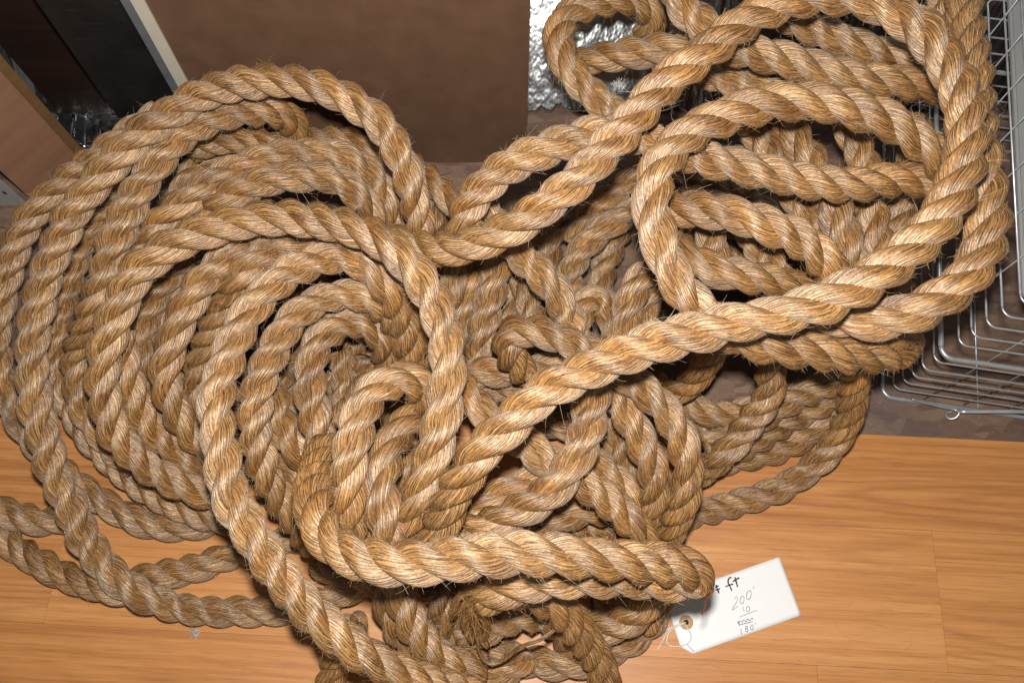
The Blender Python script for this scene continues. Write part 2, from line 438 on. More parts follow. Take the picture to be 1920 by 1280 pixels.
# centre lines of the visible turns of the rope, in millimetres
TURNS = [
    [(-91,89,274),(-86,101,292),(-80,113,313),(-72,124,338),(-64,137,361),(-55,150,382),(-44,160,401),(-30,178,418),(-10,194,432),(10,210,445),(31,225,456),(55,237,466),(80,246,475),(105,255,483),(131,263,490),(158,269,497),(185,274,503),(212,279,508),(239,282,512),(267,288,516),(293,296,520),(318,308,522),(342,322,525),(365,338,527),(386,356,528),(405,377,529),(420,400,530),(433,425,530),(442,451,530),(448,478,529),(449,505,528),(447,533,527),(441,559,526),(431,585,525),(416,608,524),(395,626,523),(371,639,523),(343,643,522),(316,641,522),(289,633,522),(264,622,521),(241,607,521),(220,590,520),(199,572,519),(178,555,518),(158,538,515),(139,518,512),(121,496,507),(102,476,502),(84,457,495),(64,439,487),(42,424,477),(20,412,465),(0,406,452),(-22,402,437),(-45,401,422),(-67,404,406),(-90,411,390),(-114,421,378),(-139,432,370),(-165,443,365),(-190,451,360),(-213,459,354)],
    [(-57,447,314),(-57,449,338),(-58,451,360),(-56,455,382),(-45,467,400),(-27,481,416),(-5,494,427),(21,503,436),(48,511,441),(76,519,444),(102,525,445),(130,523,443),(155,518,439),(179,512,435),(204,506,430),(231,500,427),(259,494,424),(286,488,422),(314,481,420),(343,478,418),(372,478,415),(403,483,411),(431,490,405),(461,495,397),(486,493,388),(502,493,379),(519,493,368)],
    [(489,484,425),(475,493,433),(456,502,446),(433,513,457),(407,524,467),(378,530,474),(350,534,480),(322,536,485),(293,535,489),(265,529,492),(239,521,494),(213,509,494),(188,495,494),(166,476,493),(149,454,490),(143,427,487),(141,401,482),(149,373,476),(159,348,468),(173,327,459),(191,312,449),(213,299,439),(238,290,429),(266,286,420),(295,285,411),(325,285,402),(352,286,390),(378,290,377),(405,295,363),(425,304,346),(442,313,326),(458,324,305),(474,335,282),(490,349,256),(505,364,227),(522,380,196)],
    [(143,604,340),(125,625,347),(102,641,354),(83,662,360),(66,686,364),(59,715,366),(64,743,367),(83,767,365),(109,781,360),(136,793,352),(164,802,341),(184,800,326),(191,800,307),(190,802,286),(188,808,263),(186,814,240)],
    [(95,744,240),(91,747,262),(94,747,282),(110,741,301),(134,733,316),(161,728,328),(189,723,339),(216,719,347),(244,728,333),(269,734,320)],
    [(185,728,462),(194,703,455),(209,681,449),(230,664,442),(252,651,436),(277,645,431),(304,640,427),(332,636,423),(359,630,419),(387,625,415),(414,622,410),(443,623,405),(471,626,398),(499,630,389),(520,635,379),(537,640,367),(554,645,355)],
    [(313,750,395),(338,738,389),(364,727,383),(391,718,378),(418,708,374),(446,700,369),(474,694,364),(502,688,360),(530,683,355)],
    [(194,731,302),(216,723,310),(237,708,323),(261,689,334),(287,675,338),(313,661,342),(335,650,345),(365,652,328),(395,650,314)],
    [(546,771,422),(543,747,427),(540,725,432),(536,699,436),(531,668,439),(527,638,442),(523,609,444),(518,581,447),(512,553,450),(507,525,454),(501,496,459),(499,470,459),(497,445,460),(494,423,461),(488,398,462),(478,373,462),(464,352,463),(446,334,462),(425,320,459),(403,309,455),(378,304,448),(353,308,438),(333,318,425),(322,330,411),(311,342,395)],
    [(557,814,368),(559,786,366),(561,759,363),(562,731,359),(564,698,354)],
    [(177,491,300),(177,481,339),(184,474,365),(200,464,385),(224,454,399),(250,445,406),(275,433,409),(302,423,406),(326,412,398),(348,399,385),(363,392,365),(375,392,341),(389,397,307),(405,402,270)],
    [(289,673,300),(302,651,300),(315,629,300),(327,609,299),(338,583,300),(348,557,301),(359,532,300),(373,509,297),(388,490,293),(401,468,287)],
    [(346,650,315),(353,619,323),(361,590,329),(370,563,333),(377,537,336),(384,511,337),(391,485,336),(398,459,332),(405,432,324),(414,409,304)],
    [(434,648,300),(443,621,300),(451,594,300),(453,566,299),(453,537,298),(452,507,298),(454,478,297),(454,448,298)],
    [(546,658,274),(540,634,275),(533,609,276),(525,586,277),(518,563,277),(510,538,276),(498,512,274),(486,487,271),(476,464,268),(467,442,264)],
    [(198,504,276),(198,481,293),(201,454,314),(216,428,330),(240,410,337),(269,402,338),(296,400,331),(325,400,317),(357,401,297)],
    [(243,528,274),(255,504,272),(258,478,267),(256,451,260)],
    [(296,520,274),(304,498,273),(312,478,272),(323,457,270),(337,437,265),(351,418,260)],
    [(505,445,240),(498,434,235),(502,414,225),(513,402,198),(508,399,167)],
    [(-30,506,300),(-14,485,294),(2,465,287),(20,447,280),(40,430,273),(57,411,264),(68,389,254),(75,371,243),(80,356,231)],
    [(17,326,205),(6,332,226),(-2,337,246),(-6,342,265),(1,354,281),(24,351,294),(51,340,302),(77,328,305),(101,313,305),(124,297,301),(148,281,296),(170,263,288),(188,243,279),(201,219,267),(206,201,253),(209,186,237),(208,170,222),(206,155,201),(202,142,175),(201,131,140),(199,122,106)],
    [(94,319,268),(111,297,265),(127,275,260),(142,252,253),(155,229,244),(166,207,233),(173,190,219),(175,175,204),(174,161,182),(173,147,153),(169,133,125),(164,119,100)],
    [(105,307,341),(96,282,338),(89,256,335),(84,229,330),(77,203,325),(63,179,319),(46,158,312),(23,143,303),(-2,132,293),(-24,125,280),(-43,122,265),(-60,119,248),(-75,118,230)],
    [(-71,308,260),(-60,286,264),(-42,266,268),(-21,246,269),(1,229,269),(25,212,267),(48,195,263),(72,180,257),(97,167,248),(120,152,237),(140,136,225),(152,126,210),(163,117,194)],
    [(84,232,200),(100,215,197),(119,198,193),(137,186,188),(152,168,176),(158,153,158),(161,141,140)],
    [(55,192,225),(29,181,229),(3,173,229),(-22,162,225),(-46,151,216),(-63,143,203),(-81,134,188),(-103,122,170),(-128,110,150)],
    [(-88,334,130),(-61,335,160),(-34,338,170),(-7,338,171),(19,339,170),(45,346,168),(72,354,163)],
    [(-75,324,98),(-48,335,103),(-19,335,113),(10,334,122),(38,336,128),(66,338,131)],
    [(-7,519,200),(-14,495,198),(-21,473,195),(-28,447,189),(-34,421,181),(-40,396,169),(-44,372,152),(-48,348,134)],
    [(-51,515,160),(-55,489,161),(-59,463,162),(-64,442,154),(-67,419,142),(-68,394,130),(-69,370,115)],
    [(-77,503,200),(-81,478,193),(-81,453,182),(-82,441,144),(-83,428,111)],
    [(20,545,97),(13,520,93),(6,495,90),(0,469,87),(-6,442,84),(-12,415,80)],
    [(12,512,130),(17,486,130),(23,460,130),(31,434,130),(38,409,130)],
    [(202,598,180),(180,582,176),(157,571,171),(133,557,164),(111,540,156),(94,520,146),(83,498,133),(82,474,120)],
    [(201,658,160),(179,647,150),(158,633,141),(137,619,131),(120,602,121),(105,582,111),(92,561,100)],
    [(72,621,90),(65,596,87),(58,570,84),(54,543,82),(52,518,80)],
    [(167,594,90),(155,569,88),(143,544,86),(136,517,83),(134,487,80)],
    [(88,362,195),(86,385,198),(90,412,201),(110,432,201),(130,419,197),(135,394,189),(137,375,180)],
    [(140,349,220),(143,373,229),(148,397,236),(156,422,243),(169,444,247),(187,460,251),(209,474,252)],
    [(200,378,160),(187,392,173),(177,408,185),(180,428,195),(195,444,203),(215,455,210)],
    [(305,370,280),(314,349,260),(322,333,239),(329,319,218),(332,305,197),(327,289,177),(315,274,158),(304,259,141),(292,245,128),(278,232,107),(263,222,72),(242,213,50)],
    [(420,348,300),(424,340,274),(429,330,248),(435,321,223),(442,313,197),(449,305,172),(455,296,148),(459,287,124),(459,276,102),(454,263,82),(444,249,64),(427,233,50),(406,219,40),(384,207,33),(359,198,28),(333,191,25),(307,184,23),(280,178,22),(252,172,21),(225,164,20),(198,157,20)],
    [(486,363,100),(462,352,98),(437,340,97),(412,331,95),(388,319,93),(364,304,92),(341,287,91),(318,272,92),(292,260,95),(266,252,95)],
    [(491,343,60),(464,332,60),(438,320,60),(416,311,49),(390,297,48),(364,280,52),(337,265,55),(309,255,56),(282,246,54)],
    [(508,328,30),(485,313,28),(462,300,26),(438,287,24),(414,276,23),(389,266,21),(364,259,20),(338,254,20),(311,249,20),(285,247,20),(258,246,20)],
    [(205,353,70),(229,338,66),(254,324,63),(280,313,61),(309,309,59),(338,316,58),(366,328,58),(395,338,54),(428,349,40)],
    [(244,330,20),(266,310,20),(290,292,20),(319,289,20),(347,297,20),(374,310,20)],
    [(250,362,300),(252,357,273),(253,351,245),(253,346,218),(251,339,192),(244,331,166),(233,325,140),(218,322,116),(200,322,92)],
    [(-119,476,240),(-117,484,264),(-117,494,286),(-120,509,308),(-124,525,328),(-131,544,346),(-141,565,360),(-156,586,371),(-178,603,379),(-200,617,384),(-225,627,387),(-252,635,388),(-278,640,386),(-304,643,383),(-331,643,379),(-358,639,374),(-384,631,368),(-408,620,362),(-432,606,355),(-454,592,349),(-477,576,339),(-497,561,329),(-517,544,318),(-536,526,308),(-553,507,297),(-568,486,286),(-580,464,275),(-590,439,264),(-599,416,253),(-607,391,241),(-612,366,229),(-615,341,217),(-616,316,205),(-616,292,191),(-612,268,178),(-608,244,164),(-604,221,150),(-597,198,136),(-587,176,123),(-577,153,112),(-566,130,101),(-551,108,92),(-533,88,85),(-512,71,79),(-492,58,67),(-470,49,53),(-445,43,42),(-419,41,36),(-393,40,31),(-366,41,29),(-338,41,29),(-311,43,30),(-284,48,33),(-257,55,38),(-235,63,44),(-218,70,51),(-199,78,75),(-178,83,118)],
    [(-488,688,250),(-503,673,253),(-522,655,254),(-542,636,253),(-564,618,249),(-586,603,244),(-608,588,237),(-630,572,228),(-650,556,219),(-668,538,208),(-682,518,196),(-693,496,184),(-703,473,172),(-711,449,160),(-718,425,148),(-722,400,136),(-722,374,124),(-717,349,112),(-710,325,100),(-699,302,88),(-685,280,77),(-670,259,67),(-652,239,58),(-632,221,50),(-610,205,44),(-586,190,38),(-563,177,32),(-539,166,28),(-514,158,24),(-487,154,22),(-460,156,21),(-432,161,20),(-405,168,20)],
    [(-317,679,184),(-311,678,208),(-303,671,239),(-302,671,255),(-305,668,271),(-314,664,287),(-329,658,301),(-350,650,311),(-374,640,317),(-398,626,320),(-421,608,319),(-439,587,316),(-454,564,312),(-468,540,306),(-481,517,299),(-493,494,289),(-504,471,278),(-513,448,266),(-524,426,253),(-537,407,237),(-549,395,221),(-561,385,203),(-574,376,185),(-585,365,167),(-591,346,151),(-592,325,135),(-587,303,122),(-575,282,111),(-560,263,101),(-540,246,92),(-518,232,85)],
    [(-582,645,130),(-599,623,126),(-616,601,121),(-632,578,116),(-642,552,111),(-650,525,106),(-656,499,101),(-661,471,96),(-663,444,91),(-662,416,86),(-659,389,82),(-652,361,78),(-642,335,74),(-629,312,70),(-613,289,68),(-595,269,65),(-575,249,62),(-554,230,59),(-531,213,57),(-506,199,55),(-481,186,54),(-454,176,55),(-427,166,55),(-400,161,52),(-375,160,40)],
    [(-147,101,179),(-139,108,203),(-130,114,238),(-122,120,267),(-115,127,293),(-106,138,315),(-96,158,332),(-87,181,346),(-79,206,357),(-73,232,366),(-69,259,373),(-69,285,379),(-72,312,384),(-81,338,390),(-93,362,396),(-110,383,402),(-128,402,405),(-149,419,403),(-173,431,399),(-198,441,394),(-225,449,388),(-254,454,384),(-284,455,380),(-313,453,376),(-341,448,371),(-369,441,365),(-395,431,358),(-419,418,350),(-440,401,341),(-454,380,329),(-466,358,317),(-477,336,303),(-485,314,288),(-491,291,272),(-491,269,255),(-489,248,237),(-481,230,218),(-469,216,198),(-454,203,178),(-437,194,159),(-417,187,139),(-397,183,120),(-377,181,100)],
    [(-499,371,240),(-500,350,223),(-499,329,207),(-496,309,189),(-492,292,172),(-485,276,155),(-473,259,138),(-457,245,122),(-439,233,107),(-418,224,93),(-396,218,80)],
    [(-256,497,260),(-274,491,271),(-298,482,280),(-320,470,288),(-341,453,295),(-360,432,299),(-378,413,296),(-394,392,286),(-408,370,275),(-419,348,262),(-429,327,248),(-434,307,232),(-432,289,214),(-427,273,194),(-420,259,174),(-410,247,154),(-397,237,134),(-382,228,114)],
    [(-469,519,150),(-487,499,144),(-502,476,139),(-514,452,132),(-523,426,125),(-527,400,117),(-526,373,109),(-521,348,99),(-510,324,90),(-496,302,80),(-478,284,70),(-457,268,60)],
    [(-195,478,202),(-205,470,253),(-223,470,280),(-249,467,293),(-274,459,302),(-299,446,306),(-319,427,306),(-338,414,291),(-354,411,267),(-365,401,251),(-377,389,234),(-390,377,215),(-403,366,196),(-415,353,176),(-424,335,157),(-425,313,138),(-421,292,119),(-414,274,100)],
    [(-139,337,145),(-135,350,180),(-134,363,212),(-136,379,241),(-142,392,270),(-148,400,297),(-157,409,312),(-174,423,324),(-200,429,332),(-227,421,341),(-251,406,347),(-272,387,352),(-289,363,355),(-301,337,357),(-309,309,359),(-315,282,360),(-319,255,361),(-316,228,362),(-310,201,361),(-303,174,359),(-295,146,354),(-282,122,348),(-267,99,341),(-251,77,331),(-235,56,320),(-219,37,308),(-201,19,295),(-182,3,281),(-164,-11,265),(-145,-21,249),(-125,-31,232),(-105,-39,214),(-86,-46,196),(-66,-51,178),(-44,-57,160)],
    [(-152,355,112),(-149,363,153),(-147,372,190),(-151,384,223),(-161,394,253),(-177,398,279),(-201,400,288),(-228,392,294),(-251,377,298),(-268,355,299),(-280,330,297),(-291,304,292),(-300,278,284),(-304,252,273),(-305,228,258),(-302,206,241),(-298,190,222),(-292,176,201),(-285,161,179),(-277,147,157),(-270,133,133),(-266,121,110)],
    [(-175,343,103),(-170,352,145),(-168,362,180),(-172,374,210),(-190,384,230),(-214,381,241),(-235,364,248),(-246,339,250),(-249,310,247),(-247,283,240),(-243,257,227),(-239,234,210),(-239,217,187),(-245,205,158),(-255,196,122)],
    [(-125,277,160),(-121,282,166),(-116,285,181),(-110,279,222),(-105,274,262),(-102,270,296),(-104,272,315),(-111,275,330),(-128,274,343),(-151,258,351),(-163,232,354),(-169,204,354),(-174,178,349),(-178,155,334),(-179,138,315),(-178,125,294),(-177,118,273),(-176,112,250)],
    [(-90,281,185),(-99,271,218),(-108,258,252),(-118,245,278),(-130,226,294),(-139,202,306),(-143,174,315),(-141,145,321),(-138,120,311),(-134,102,290),(-134,94,262),(-135,87,233)],
    [(-215,216,270),(-215,200,290),(-214,185,311),(-212,170,330),(-208,154,355),(-203,139,374),(-197,123,390),(-184,103,404),(-166,86,416),(-143,75,425),(-117,69,432),(-88,69,436),(-60,71,437),(-32,75,436),(-4,77,433),(24,77,429),(51,76,422),(76,75,413),(101,74,403),(125,73,392),(149,72,380),(171,70,368),(186,66,356),(188,60,346),(166,59,340),(143,60,338),(120,62,339),(96,63,340),(71,63,340),(44,62,337),(16,58,330),(-5,54,319),(-19,50,305),(-30,46,290)],
    [(-357,682,159),(-336,696,158),(-313,703,159),(-287,704,164),(-259,702,167),(-232,695,168),(-208,683,167),(-189,662,164),(-175,637,159),(-168,613,151),(-165,587,141),(-163,564,130)],
    [(-489,483,240),(-472,496,254),(-453,511,268),(-428,525,281),(-405,541,289),(-383,559,291),(-361,576,288),(-336,589,286),(-310,599,284),(-283,606,280),(-255,609,275),(-227,609,267),(-203,601,257),(-183,585,242),(-171,566,224),(-167,554,203),(-166,544,185)],
    [(-416,520,245),(-395,529,260),(-368,532,285),(-343,543,293),(-319,555,294),(-291,562,293),(-263,565,290),(-235,565,282),(-210,559,270),(-193,545,253),(-186,532,229),(-184,519,205),(-184,509,189),(-185,500,174)],
    [(-468,677,180),(-445,679,190),(-422,680,199),(-393,677,206),(-364,671,212),(-335,661,216),(-309,652,207),(-285,638,200)],
    [(-508,587,120),(-503,615,125),(-495,643,129),(-484,668,132),(-464,688,133),(-436,696,134),(-408,695,133),(-382,688,131)],
    [(-156,674,150),(-139,657,154),(-123,641,157),(-105,623,157),(-86,603,154),(-66,584,150)],
    [(-122,653,100),(-120,626,101),(-116,595,101),(-111,561,100)],
    [(-327,334,180),(-318,313,179),(-310,289,176),(-299,261,169),(-283,239,156),(-265,224,128),(-244,215,96)],
    [(-249,391,100),(-242,371,95),(-236,347,89),(-233,315,91),(-232,282,98)],
    [(-202,376,120),(-207,352,108),(-210,317,119),(-211,281,130)],
    [(-211,505,221),(-197,486,243),(-181,470,253),(-159,444,262),(-142,419,262),(-132,402,242),(-125,384,218),(-121,368,191),(-121,352,160),(-124,337,122)],
    [(-352,244,99),(-332,232,100),(-311,220,98),(-288,206,91),(-264,189,80)],
    [(-150,97,222),(-140,75,204),(-132,51,193),(-125,31,181),(-114,11,168),(-100,-6,154),(-81,-19,140),(-60,-26,125),(-37,-30,110)],
    [(-179,90,160),(-165,68,148),(-158,46,133),(-151,25,118),(-140,8,102),(-127,-7,87)],
    [(-12,61,260),(13,54,245),(35,47,230),(52,39,213),(65,29,194),(76,18,175),(87,6,155),(96,-6,135),(105,-18,115),(112,-30,96),(118,-44,77),(123,-62,54),(127,-83,30)],
    [(183,92,176),(179,75,158),(176,60,141),(171,46,124),(159,32,109),(141,21,95),(119,16,83),(94,17,73)],
    [(215,88,60),(207,64,48),(199,42,25),(186,21,20),(166,4,20),(143,-8,20),(118,-17,20),(94,-26,20)],
    [(-80,-7,20),(-53,-13,20),(-26,-16,21),(1,-19,25),(27,-23,29),(53,-26,36),(80,-25,44),(105,-21,53)],
    [(-68,3,107),(-43,12,111),(-19,22,110),(4,30,106),(28,33,100),(50,26,92),(63,16,79),(74,6,54)],
    [(-191,21,160),(-204,8,136),(-215,-4,113),(-224,-14,89),(-232,-26,65),(-239,-43,43),(-244,-64,20)],
    [(-110,-37,73),(-81,-40,73),(-53,-42,73),(-24,-41,69),(2,-31,65),(21,-10,63)],
    [(107,50,60),(132,53,58),(157,51,56),(176,39,51),(188,23,37)],
    [(-767,180,20),(-747,158,20),(-722,141,21),(-698,124,23),(-671,110,25),(-642,97,29),(-613,85,34),(-581,76,42),(-549,69,50),(-522,66,48)],
    [(-760,197,51),(-744,189,48),(-726,179,43),(-698,168,36),(-668,162,30),(-639,165,24),(-613,172,20)],
    [(-542,74,20),(-517,84,20),(-490,89,20),(-463,94,20),(-437,101,20),(-412,110,20),(-386,119,20),(-360,127,20),(-334,134,20),(-308,138,20),(-281,142,20)],
    [(-21,126,130),(3,131,133),(29,139,134),(56,149,133),(81,159,129),(107,163,123),(132,162,114),(153,153,97),(174,142,77)],
    [(43,131,80),(68,148,71),(97,154,59),(126,148,47),(150,133,47),(168,113,55)],
    [(-261,98,60),(-235,91,77),(-211,86,82),(-186,81,82),(-158,78,85),(-130,76,86),(-103,77,87),(-76,79,90),(-48,76,95),(-21,71,100)],
    [(114,303,120),(127,282,123),(140,259,124),(151,233,122),(153,205,116),(151,183,96),(147,165,67)],
    [(19,306,80),(41,294,82),(64,286,83),(90,285,83),(114,292,82),(136,302,80)],
    [(-126,239,200),(-128,214,193),(-130,185,183),(-133,163,170),(-137,146,153)],
    [(-99,67,122),(-90,42,103),(-82,21,81),(-70,2,66),(-53,-12,53)],
    [(-389,328,21),(-362,336,21),(-338,351,21),(-322,374,21),(-314,402,21),(-315,430,21),(-323,457,21),(-336,482,21),(-356,503,21),(-381,516,21),(-410,517,21),(-436,508,21),(-458,489,21),(-473,465,21),(-483,438,21),(-487,410,21),(-482,382,21),(-469,357,21),(-447,339,21),(-420,329,21),(-392,328,21),(-364,335,21),(-340,350,21),(-323,372,21),(-314,399,21),(-314,427,21),(-322,455,21)],
    [(-419,557,21),(-448,548,21),(-473,532,21),(-494,512,21),(-511,487,21),(-523,461,21),(-531,432,21),(-535,403,21),(-532,373,21),(-523,345,21),(-507,321,21),(-484,302,21),(-457,290,21),(-428,285,21),(-398,287,21),(-370,294,21)],
    [(-324,315,21),(-302,332,21),(-283,353,21),(-269,377,21),(-262,404,21),(-261,432,21),(-267,459,21),(-278,485,21),(-294,508,21),(-314,527,21),(-338,543,21),(-364,553,21),(-391,558,21),(-419,557,21),(-446,549,21),(-470,534,21),(-490,515,21),(-507,493,21),(-520,468,21),(-529,442,21),(-534,414,21),(-534,386,21),(-528,359,21)],
    [(-538,536,21),(-555,513,21),(-568,488,21),(-576,460,21),(-580,432,21),(-579,403,21),(-575,375,21),(-566,348,21),(-554,322,21),(-539,298,21),(-520,276,21),(-498,258,21),(-473,244,21),(-445,236,21),(-417,232,21),(-389,235,21),(-361,243,21),(-335,255,21),(-311,271,21),(-290,290,21),(-270,311,21)],
    [(-233,368,21),(-223,394,21),(-216,422,21),(-215,450,21),(-218,478,21),(-227,505,21),(-241,529,21),(-260,550,21),(-282,568,21),(-307,581,21),(-333,590,21),(-361,595,21),(-389,597,21),(-418,595,21),(-445,589,21),(-472,581,21),(-498,568,21),(-521,552,21),(-541,532,21),(-557,509,21),(-569,484,21),(-577,457,21),(-580,428,21),(-579,400,21),(-574,372,21),(-565,346,21),(-553,320,21),(-538,296,21),(-519,275,21),(-497,258,21),(-472,244,21)],
    [(-183,354,21),(-177,384,21),(-175,414,21),(-177,444,21)],
    [(-318,626,21),(-343,638,21),(-369,648,21),(-397,654,21),(-425,657,21),(-452,655,21),(-480,649,21),(-506,640,21),(-530,626,21),(-552,608,21),(-570,587,21),(-585,563,21),(-597,538,21),(-605,511,21),(-611,484,21)],
    [(-354,190,21),(-327,199,21),(-302,211,21),(-278,226,21),(-255,243,21),(-235,263,21),(-217,284,21),(-202,308,21),(-190,333,21),(-181,360,21),(-176,388,21),(-175,416,21),(-177,444,21)],
    [(-497,478,60),(-510,453,60),(-516,424,60),(-513,396,60),(-504,369,60),(-488,344,60),(-468,324,60),(-444,309,60),(-416,300,60),(-388,300,60),(-360,308,60),(-336,324,60),(-317,345,60),(-304,371,60),(-294,398,60),(-289,426,60),(-290,455,60),(-297,483,60),(-312,507,60),(-334,525,60),(-361,536,60),(-389,538,60),(-418,533,60),(-444,523,60),(-469,507,60),(-490,488,60),(-505,463,60),(-514,436,60),(-515,407,60),(-509,379,60),(-495,354,60),(-477,332,60),(-454,314,60),(-428,303,60)],
    [(-346,270,60),(-315,280,60),(-286,296,60),(-263,318,60)],
    [(-235,379,60),(-234,412,60),(-240,445,60),(-253,475,60)],
    [(-363,576,60),(-392,583,60),(-422,583,60),(-451,577,60),(-478,565,60),(-502,548,60),(-523,527,60),(-540,502,60),(-552,476,60),(-560,447,60),(-564,417,60),(-561,388,60),(-553,359,60),(-539,333,60)],
    [(-361,268,60),(-333,273,60),(-307,284,60),(-283,299,60),(-263,318,60)],
    [(-206,346,60),(-198,375,60),(-194,404,60),(-194,434,60),(-198,463,60),(-206,491,60),(-217,519,60),(-232,545,60),(-250,568,60),(-271,589,60),(-295,607,60),(-321,620,60),(-349,629,60),(-379,633,60),(-408,631,60),(-437,624,60),(-465,613,60)],
    [(-594,472,60),(-604,442,60),(-610,411,60),(-611,380,60),(-606,348,60)],
    [(-406,522,100),(-435,516,100),(-461,502,100),(-481,480,100),(-492,453,100),(-496,424,100),(-492,394,100),(-483,366,100),(-467,341,100),(-444,322,100)],
    [(-394,312,100),(-368,321,100),(-345,338,100),(-327,359,100),(-313,384,100),(-304,410,100),(-302,438,100),(-308,465,100),(-322,489,100),(-343,507,100),(-369,518,100),(-396,523,100),(-424,520,100),(-450,509,100),(-472,492,100),(-487,469,100),(-494,442,100),(-495,414,100),(-490,386,100)],
    [(-351,282,100),(-324,300,100),(-301,322,100),(-281,347,100)],
    [(-256,427,100),(-259,456,100),(-268,484,100),(-283,509,100),(-302,530,100),(-326,548,100),(-351,561,100),(-379,569,100),(-408,572,100),(-437,569,100),(-464,558,100),(-488,542,100),(-507,520,100),(-521,495,100),(-530,467,100)],
    [(-217,415,100),(-214,444,100),(-216,474,100),(-224,502,100),(-235,529,100),(-252,553,100),(-273,574,100),(-297,590,100),(-324,603,100),(-352,611,100),(-381,614,100),(-411,614,100),(-440,610,100),(-468,601,100)],
    [(-531,561,100),(-550,539,100),(-565,515,100),(-575,488,100),(-581,460,100),(-583,431,100),(-581,402,100),(-576,374,100),(-568,346,100),(-557,319,100)],
    [(-244,511,140),(-265,533,140),(-289,551,140),(-316,566,140),(-345,577,140),(-374,584,140),(-404,589,140)],
    [(-258,487,180),(-273,513,180),(-293,536,180),(-318,554,180),(-346,566,180),(-376,572,180)],
    [(-262,461,220),(-273,491,220),(-291,518,220),(-315,539,220),(-344,554,220)],
    [(373,540,56),(356,563,57),(331,576,58),(303,576,57),(277,565,55),(255,549,53),(236,528,51)],
    [(364,447,48),(378,474,51),(381,504,53),(376,534,56),(360,559,57),(334,575,58),(304,576,57),(276,565,55),(252,546,53)],
    [(395,396,47),(417,417,47),(433,441,48),(444,469,50),(449,498,51),(448,528,52),(440,557,53),(428,584,54),(411,608,54),(390,629,55),(366,646,55),(339,658,56),(309,663,56),(280,660,55),(252,650,55)],
    [(378,429,103),(392,455,103),(395,485,102),(390,514,102),(380,542,101),(365,567,100),(345,589,99),(319,604,99),(290,610,98),(261,605,98),(235,591,97)],
    [(386,382,97),(409,399,97),(427,421,96),(440,447,96),(447,475,96),(447,504,97),(442,532,97),(432,559,97),(418,584,98),(401,608,98),(381,628,99),(358,646,99),(333,660,100),(305,669,101),(277,672,101),(248,670,102),(220,661,102),(195,647,103)],
    [(360,549,155),(341,576,156),(314,594,157),(283,602,156),(251,595,155),(224,577,153)],
    [(241,581,196),(217,558,195),(212,524,196),(225,493,198)],
    [(421,458,204),(428,485,202),(432,513,200),(433,541,198),(429,568,196)],
    [(339,587,246),(314,612,245),(281,624,245),(246,618,246)],
    [(293,613,348),(260,610,346),(230,598,344),(205,578,342),(186,551,340),(175,520,337)],
]
FUZZY = set([62, 3, 50, 75, 77, 57, 85, 83, 78, 2])      # turns with a raised nap
rope = empty('coiled_rope', (0, .3, 0))
tag(rope, 'thick three-strand natural fibre rope heaped in loose coils on the wooden floor', 'rope')
rope_inv = Vector((0, -.3, 0))
OFF = np.array([0, .3, 0])

def smooth_noise(n, every, r):
    k = max(4, int(n / every) + 4)
    return np.interp(np.linspace(0, k - 1, n), np.arange(k), r.normal(0, 1, k))

